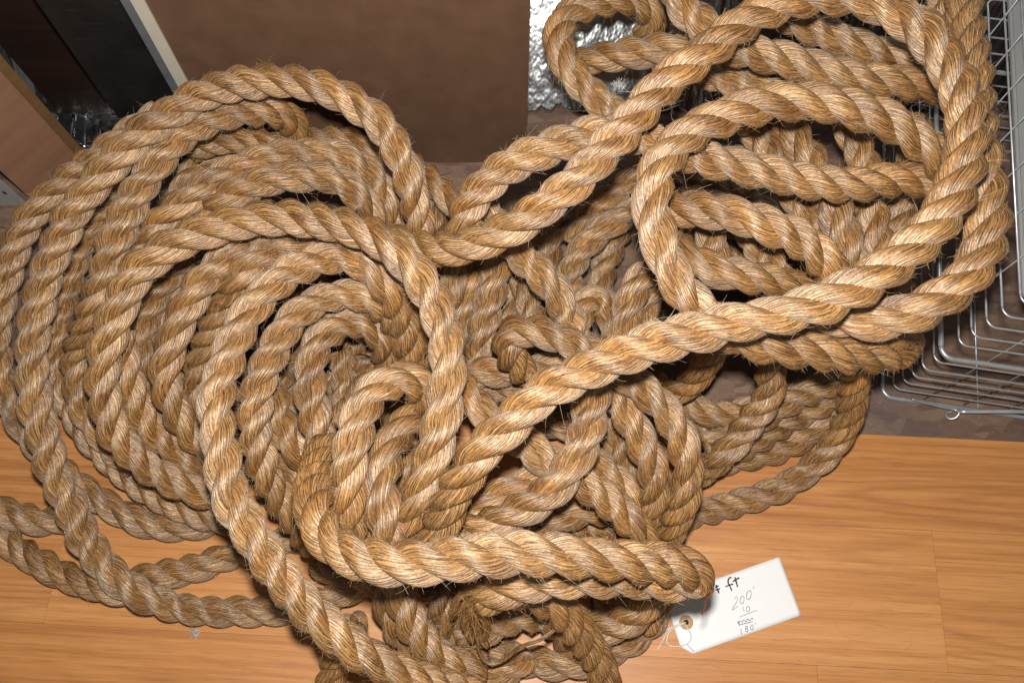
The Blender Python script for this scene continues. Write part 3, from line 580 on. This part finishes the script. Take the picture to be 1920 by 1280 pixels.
RING_N = 18
for ti, mm in enumerate(TURNS):
    pts = np.array(mm, float) / 1000 - OFF
    c, s = spline(pts, .0048)
    for _ in range(3): c[1:-1] = .25 * c[:-2] + .5 * c[1:-1] + .25 * c[2:]
    T, N, B = frames(c)
    n = len(c)
    R = ROPE_D / 2 * rng.uniform(.97, 1.02) * (1 + .018 * smooth_noise(n, 14, rng))
    pitch = PITCH * rng.uniform(.92, 1.12)
    th0 = rng.uniform(0, 2 * math.pi)
    theta = th0 + 2 * math.pi * (s / pitch) + .22 * smooth_noise(n, 22, rng)
    turn = empty('rope_turn', (0, 0, 0), 0, rope)
    hv = [[] for _ in range(12)]
    count = int(s[-1] * (2800 if ti in FUZZY else 1700))
    for k in range(3):
        th = theta + k * 2 * math.pi / 3
        a = .42 * R * (1 + .045 * smooth_noise(n, 10, rng))
        r = .59 * R * (1 + .055 * smooth_noise(n, 8, rng))
        cen = c + (a * np.cos(th))[:, None] * N + (a * np.sin(th))[:, None] * B
        phi = np.linspace(0, 2 * math.pi, RING_N, endpoint=False)
        # cross-section: a rounded wedge, fuller towards the outside of the rope
        rel = phi[None, :] - th[:, None]
        rr = r[:, None] * (1.0 + .035 * np.cos(2 * rel) - .05 * np.cos(rel))
        out = np.cos(phi)[None, :, None] * N[:, None] + np.sin(phi)[None, :, None] * B[:, None]
        rings = cen[:, None] + rr[..., None] * out
        psi = phi[None, :] + .48 * th[:, None]
        off = rng.uniform(0, 50)
        attr = np.stack([np.repeat((s + off)[:, None], RING_N, 1), .0095 * np.cos(psi) + off * .37, .0095 * np.sin(psi) + off * .11], -1)
        tube_mesh('strand', rings, MAN, turn, attr, True, (s, psi))
        # whiskers standing off this strand
        m = count // 3
        i = rng.integers(2, n - 2, m); j = rng.integers(0, RING_N, m)
        keep = np.cos(rel[i, j]) > -.1
        i, j = i[keep], j[keep]; m = len(i)
        o_ = out[i, j]; p0 = cen[i] + o_ * (rr[i, j] * .97)[:, None]; Ti = T[i]
        side = np.cross(Ti, o_)
        d = Ti * (rng.choice((-1., 1.), m) * rng.uniform(.35, 1.1, m))[:, None] + o_ * (np.abs(rng.normal(0, .6, m)) + .12)[:, None] + side * rng.normal(0, .45, m)[:, None]
        d /= np.linalg.norm(d, axis=1)[:, None]
        Lw = (np.minimum(.026, rng.gamma(1.5, .0030, m)) + .0022)[:, None]
        bend = rng.normal(0, .5, (m, 3)) - o_ * rng.uniform(0, .3, m)[:, None]
        w = rng.uniform(.00007, .00014, m)[:, None]
        u1 = np.cross(d, [.3, .5, .8]); u1 /= np.linalg.norm(u1, axis=1)[:, None]; u2 = np.cross(d, u1)
        for q in range(4):
            tq = q / 3
            pc = p0 + d * Lw * tq + bend * Lw * tq * tq * .5
            for e in range(3):
                hv[q * 3 + e].append(pc + w * (1 - .55 * tq) * (math.cos(e * 2.0944) * u1 + math.sin(e * 2.0944) * u2))
    if n > 6:
        fv = np.stack([np.vstack(x) for x in hv], 1)
        m = len(fv); b0 = np.arange(m)[:, None] * 12
        pat = np.array([(q * 3 + e, q * 3 + (e + 1) % 3, q * 3 + 3 + (e + 1) % 3, q * 3 + 3 + e) for q in range(3) for e in range(3)])
        fq = (b0[:, :, None] + pat[None]).reshape(-1, 4)
        me = bpy.data.meshes.new('loose_fibres')
        me.vertices.add(m * 12); me.vertices.foreach_set('co', fv.ravel())
        me.loops.add(len(fq) * 4); me.loops.foreach_set('vertex_index', fq.ravel().astype(np.int32))
        me.polygons.add(len(fq)); me.polygons.foreach_set('loop_start', np.arange(0, len(fq) * 4, 4, dtype=np.int32)); me.polygons.foreach_set('loop_total', np.full(len(fq), 4, np.int32))
        me.polygons.foreach_set('use_smooth', [True] * len(fq))
        me.update(calc_edges=True); me.materials.append(WHISK)
        w_ = link(bpy.data.objects.new('loose_fibres', me), turn); tag(w_, kind='stuff')

# frayed end of the rope and a loose yarn
def hair_bundle(name, root, direction, count, length, spread, radius, m, parent, seed, curl=1.1):
    r = np.random.default_rng(seed)
    fv, ff = [], []
    root = np.array(root, float) - OFF; d0 = np.array(direction, float); d0 /= np.linalg.norm(d0)
    for _ in range(count):
        p0 = root + r.normal(0, spread, 3)
        d = d0 + r.normal(0, .55, 3); d /= np.linalg.norm(d)
        L = length * r.uniform(.35, 1.1); bend = r.normal(0, curl, 3) + np.array([0, 0, -.35]); b2 = r.normal(0, curl * .7, 3)
        u1 = np.cross(d, [.3, .5, .8]); u1 /= np.linalg.norm(u1); u2 = np.cross(d, u1)
        w = radius * r.uniform(.6, 1.3); b0 = len(fv); NS = 7
        for q in range(NS + 1):
            t = q / NS
            pc = p0 + d * L * t + bend * L * t * t * .7 + b2 * L * t ** 3 * .5
            pc[2] = max(pc[2], .002)
            for e in range(3):
                fv.append(pc + w * (1 - .5 * t) * (math.cos(e * 2.0944) * u1 + math.sin(e * 2.0944) * u2))
        for q in range(NS):
            for e in range(3):
                e2 = (e + 1) % 3
                ff.append((b0 + q * 3 + e, b0 + q * 3 + e2, b0 + q * 3 + 3 + e2, b0 + q * 3 + 3 + e))
    o = mesh_obj(name, fv, ff, m, parent, True)
    return tag(o, kind='stuff')
hair_bundle('frayed_end', (-0.0402, 0.0443, 0.2900), (-.35, -.9, -.25), 70, .042, .008, .00026, FRAYED, rope, 21)
hair_bundle('frayed_end', (-0.0451, 0.0334, 0.2400), (-.1, -.8, -.5), 70, .036, .009, .00026, FRAYED, rope, 22)
def yarn(name, pts, rad, k):
  yc, ys = spline(np.array(pts, float) - OFF, .004)
  yT, yN, yB = frames(yc)
  ya = np.linspace(0, 2 * math.pi, 10, endpoint=False)
  yr = rad * (1 + .1 * np.sin(ys * 400))
  yrings = yc[:, None] + yr[:, None, None] * (np.cos(ya)[None, :, None] * yN[:, None] + np.sin(ya)[None, :, None] * yB[:, None])
  yattr = np.stack([np.repeat(ys[:, None] + 60 + k, 10, 1), .003 * np.cos(ya)[None, :].repeat(len(ys), 0), .003 * np.sin(ya)[None, :].repeat(len(ys), 0)], -1)
  tube_mesh(name, yrings, MAN, rope, yattr, True, (ys, np.repeat(ya[None], len(ys), 0)))
yarn('loose_yarn', [(-0.0407, 0.0054, 0.1900), (-0.0380, -0.0124, 0.1700), (-0.0268, -0.0239, 0.1600), (-0.0095, -0.0190, 0.1650), (0.0094, -0.0046, 0.1900), (0.0309, 0.0024, 0.2000), (0.0497, 0.0141, 0.2000), (0.0585, 0.0228, 0.1800)], .0021, 0)
for k, q in enumerate([[(-0.0253, 0.0455, 0.3100), (-0.0397, 0.0449, 0.3000), (-0.0514, 0.0352, 0.2700), (-0.0537, 0.0196, 0.2200), (-0.0478, 0.0025, 0.1700)], [(-0.0238, 0.0427, 0.3000), (-0.0374, 0.0401, 0.2850), (-0.0450, 0.0277, 0.2400), (-0.0389, 0.0113, 0.1900), (-0.0308, -0.0035, 0.1600)], [(-0.0270, 0.0487, 0.3100), (-0.0455, 0.0514, 0.3000), (-0.0591, 0.0448, 0.2800), (-0.0666, 0.0314, 0.2500)], [(-0.0284, 0.0449, 0.3000), (-0.0354, 0.0328, 0.2600), (-0.0296, 0.0186, 0.2100), (-0.0350, 0.0025, 0.1700)]]): yarn('frayed_strand', q, .0048, 3 * k + 1)

# ------------------------------------------------------------------ paper tag with pencilled lengths
tg = empty('paper_tag', (.2246, .0274, .0006), math.radians(15.8))
tag(tg, 'white paper tag with pencilled rope lengths lying on the floor by the rope end', 'tag')
outline = [(176.6, 41.7), (175.1, -40.7), (12.5, -47.1), (-.6, -33.5), (-.4, 20.5), (12.5, 35.0)]
def tag_z(x, y): return .0004 + .0016 * math.sin(max(0, min(1, x / 176)) * 3.1) + .0022 * (x / 176.0) ** 3 * (.5 + y / 100.0)
NX, NY = 40, 14
def edge_y(x):
    top = 35.0 + (41.7 - 35.0) * (x - 12.5) / (176.6 - 12.5) if x > 12.5 else 20.5 + (35 - 20.5) * (x + .5) / 13.0
    bot = -47.1 + (-40.7 + 47.1) * (x - 12.5) / (175.1 - 12.5) if x > 12.5 else -33.5 - (47.1 - 33.5) * (x + .5) / 13.0
    return bot, top
tv, tf = [], []
for i in range(NX + 1):
    x = -.5 + 176.5 * i / NX
    b_, t_ = edge_y(x)
    for j in range(NY + 1):
        y = b_ + (t_ - b_) * j / NY
        tv.append((x / 1000, y / 1000, tag_z(x, y)))
for i in range(NX):
    for j in range(NY):
        q = i * (NY + 1) + j
        tf.append((q, q + NY + 1, q + NY + 2, q + 1))
card = mesh_obj('card', tv, tf, PAPER, tg, True)
md = card.modifiers.new('thickness', 'SOLIDIFY'); md.thickness = .00035; md.offset = -1
def ring_mesh(name, cx, cy, r0, r1, m, dz):
    vs, fs = [], []
    for k in range(28):
        a = k / 28 * 2 * math.pi
        for r in (r0, r1):
            x, y = cx + r * math.cos(a), cy + r * math.sin(a); vs.append((x / 1000, y / 1000, tag_z(x, y) + dz))
    for k in range(28):
        k2 = (k + 1) % 28; fs.append((2 * k, 2 * k + 1, 2 * k2 + 1, 2 * k2))
    return mesh_obj(name, vs, fs, m, tg, True)
ring_mesh('paper_ring', 17.7, -5.7, 3.4, 9.8, RING, .0004)
ring_mesh('punched_hole', 17.7, -5.7, 0.05, 3.45, HOLE, .0005)
STROKES = {
    'marker': [[(99.9, 34.1), (95.3, 32.9), (92.7, 27.9), (93.4, 22.6), (93.9, 16.8)], [(87.3, 24.3), (99.0, 24.8)], [(104.7, 32.7), (104.1, 25.9), (103.5, 19.1)], [(99.5, 27.9), (110.6, 30.4)], [(75.4, 30.2), (75.0, 24.0), (75.5, 18.2)], [(72.3, 27.3), (78.6, 28.1)], [(71.6, 23.7), (78.9, 23.6)], [(50.4, 20.9), (56.1, 25.6), (60.6, 28.7)], [(59.6, 29.6), (61.8, 24.6)], [(52.0, 21.7), (67.6, 27.4)]],
    'pencil': [[(93.6, 5.6), (97.1, 7.7), (97.4, 3.9), (93.0, -1.2), (87.2, -5.7), (84.9, -8.2), (88.6, -7.4), (94.1, -5.2)], [(105.9, 0.2), (104.3, -2.0), (102.5, -3.5), (100.8, -3.9), (99.7, -3.3), (99.4, -1.7), (100.0, 0.5), (101.3, 2.8), (103.1, 4.7), (104.9, 5.7), (106.4, 5.7), (107.1, 4.5), (106.9, 2.5), (105.9, 0.2)], [(117.9, 3.7), (116.1, 1.3), (114.0, -0.4), (112.1, -0.9), (110.7, -0.1), (110.4, 1.7), (111.0, 4.2), (112.5, 6.7), (114.5, 8.8), (116.6, 10.0), (118.3, 9.8), (119.2, 8.5), (119.0, 6.3), (117.9, 3.7)], [(125.5, 13.5), (124.8, 10.6)], [(101.0, -8.4), (100.2, -13.8)], [(109.2, -13.2), (108.0, -14.6), (106.6, -15.5), (105.2, -15.8), (104.2, -15.3), (103.7, -14.1), (104.0, -12.6), (104.8, -11.1), (106.2, -9.9), (107.6, -9.3), (108.9, -9.4), (109.6, -10.3), (109.7, -11.6), (109.2, -13.2)], [(91.4, -19.3), (103.7, -18.5), (118.2, -17.6)]],
    'pen': [[(86.8, -24.2), (86.9, -27.3), (90.8, -24.1), (92.4, -27.0), (96.1, -24.3), (98.0, -28.0), (101.3, -24.6), (103.5, -27.7), (107.8, -25.2), (108.7, -27.9)], [(86.3, -29.0), (107.3, -30.0)], [(87.8, -23.2), (87.3, -29.8)], [(87.9, -34.3), (86.0, -41.7)], [(97.2, -35.1), (96.5, -36.0), (95.4, -36.3), (94.5, -35.8), (94.2, -34.8), (94.6, -33.8), (95.6, -33.2), (96.6, -33.3), (97.3, -34.0), (97.2, -35.1)], [(96.6, -38.8), (95.7, -40.0), (94.4, -40.4), (93.4, -39.8), (93.0, -38.6), (93.6, -37.2), (94.7, -36.4), (95.9, -36.5), (96.7, -37.5), (96.6, -38.8)], [(105.0, -37.3), (104.0, -38.6), (102.8, -39.5), (101.7, -39.8), (101.0, -39.4), (100.7, -38.4), (101.1, -37.0), (101.9, -35.6), (103.0, -34.5), (104.2, -33.9), (105.1, -33.9), (105.7, -34.7), (105.6, -35.9), (105.0, -37.3)], [(110.0, -32.6), (109.8, -34.4)]],
    'string': [[(16.7, -5.6), (8.7, -5.7), (-0.6, -5.6), (-9.7, -9.1), (-17.3, -15.5), (-24.7, -21.9), (-33.0, -28.6)], [(15.1, -6.3), (1.5, -7.4), (-9.3, -11.7), (-16.0, -19.5), (-16.8, -25.4), (-11.8, -29.8), (-2.3, -32.5), (8.2, -32.4), (14.6, -29.4), (18.2, -23.1), (17.0, -15.5), (15.9, -7.8)], [(8.2, -32.4), (11.4, -38.2), (14.6, -43.9)], [(-0.6, -5.6), (-11.7, -7.3), (-25.3, -8.4)]],
}
def stroke(name, pts, width, m, wob):
    p = [(x, y, 0) for x, y in pts]
    c, s = spline(p, 1.1)
    vs, fs = [], []
    for i in range(len(c)):
        a = c[min(i + 1, len(c) - 1)] - c[max(i - 1, 0)]; a /= np.linalg.norm(a) + 1e-9
        nrm = np.array([-a[1], a[0], 0]); w = width * (1 + wob * rnd.uniform(-1, 1)) / 2
        for sg in (-1, 1):
            q = c[i] + nrm * w * sg; vs.append((q[0] / 1000, q[1] / 1000, tag_z(q[0], q[1]) + .00025))
        if i: fs.append((2 * i - 2, 2 * i - 1, 2 * i + 1, 2 * i))
    mesh_obj(name, vs, fs, m, tg)
for key, m, w in (('marker', MARKER, 2.1), ('pencil', PENCIL, 1.0), ('pen', PEN, 1.05)):
    for q in STROKES[key]: stroke(key + '_stroke', q, w, m, .25)
for q in STROKES['string']:
    pts = []
    for k, (x, y) in enumerate(q):
        inside = x > 1 and -46 < y < 34
        pts.append((x / 1000, y / 1000, (tag_z(x, y) + .0012 if inside else .0014) + .0012 * math.sin(k * 1.7) ** 2))
    wire('string', pts, .00095, THREAD, tg, 6, step=.0015)

# ------------------------------------------------------------------ small stray things
cw = wire('copper_wire', [(0.1933, 0.0568, 0.3350), (0.1977, 0.0572, 0.3450), (0.2034, 0.0541, 0.3450), (0.2064, 0.0500, 0.3350), (0.2056, 0.0460, 0.3200), (0.2036, 0.0417, 0.3100), (0.2048, 0.0362, 0.3000), (0.2041, 0.0292, 0.2850)], .0011, COPPER, None, 8, step=.002)
tag(cw, 'short twist of bare copper wire hooked at the rope end above the tag', 'wire')
def lint(loc, size, n, seed, label, group=None):
    r = np.random.default_rng(seed); o0 = None
    fv, ff = [], []
    for _ in range(n):
        p0 = r.normal(0, size * .30, 3) * np.array([1, .7, .45]); d = r.normal(0, 1, 3); d[2] = abs(d[2]) * .5; d /= np.linalg.norm(d); b = r.normal(0, 1.6, 3)
        u1 = np.cross(d, [.3, .5, .8]); u1 /= np.linalg.norm(u1); u2 = np.cross(d, u1); b0 = len(fv); L = size * r.uniform(.2, .45)
        for q in range(6):
            t = q / 5; pc = p0 + d * L * t + b * L * t * t * .6; pc[2] = abs(pc[2])
            for e in range(3): fv.append(pc + .0003 * (math.cos(e * 2.0944) * u1 + math.sin(e * 2.0944) * u2))
        for q in range(5):
            for e in range(3):
                e2 = (e + 1) % 3; ff.append((b0 + q * 3 + e, b0 + q * 3 + e2, b0 + q * 3 + 3 + e2, b0 + q * 3 + 3 + e))
    o = mesh_obj('lint_tuft', fv, ff, LINT, None, True, loc)
    return tag(o, label, 'lint', group)
lint((-.4402, .0119, .0008), .007, 190, 31, 'small grey tuft of lint on the bare wooden floor')
lint((0.1356, 0.6719, 0.3350), .008, 150, 32, 'pale tuft of lint caught on the rope inside a small loop near the foil')
lint((0.3629, 0.7237, 0.3750), .009, 150, 33, 'grey tuft of lint caught between rope turns under the topmost loop')

# bits of fibre shed on the floor around the rope
r = np.random.default_rng(77)
fv, ff = [], []
for _ in range(170):
    x = r.uniform(-.62, .62); y = r.uniform(-.06, .30); a = r.uniform(0, 6.28); L = r.gamma(2, .004) + .003; b = r.normal(0, .35)
    b0 = len(fv)
    for q in range(4):
        tq = q / 3; aa = a + b * tq * 2
        cx, cy = x + math.cos(aa) * L * tq, y + math.sin(aa) * L * tq
        for e in range(3):
            fv.append((cx + .00012 * math.cos(e * 2.0944), cy + .00012 * math.sin(e * 2.0944), .0003 + .00012 * math.sin(e * 2.0944) + .0004 * tq * (1 - tq)))
    for q in range(3):
        for e in range(3):
            ff.append((b0 + q * 3 + e, b0 + q * 3 + (e + 1) % 3, b0 + q * 3 + 3 + (e + 1) % 3, b0 + q * 3 + 3 + e))
lf = mesh_obj('shed_fibres', fv, ff, FRAYED, None, True)
tag(lf, 'short shed rope fibres scattered over the wooden floor', 'fibres', None, 'stuff')
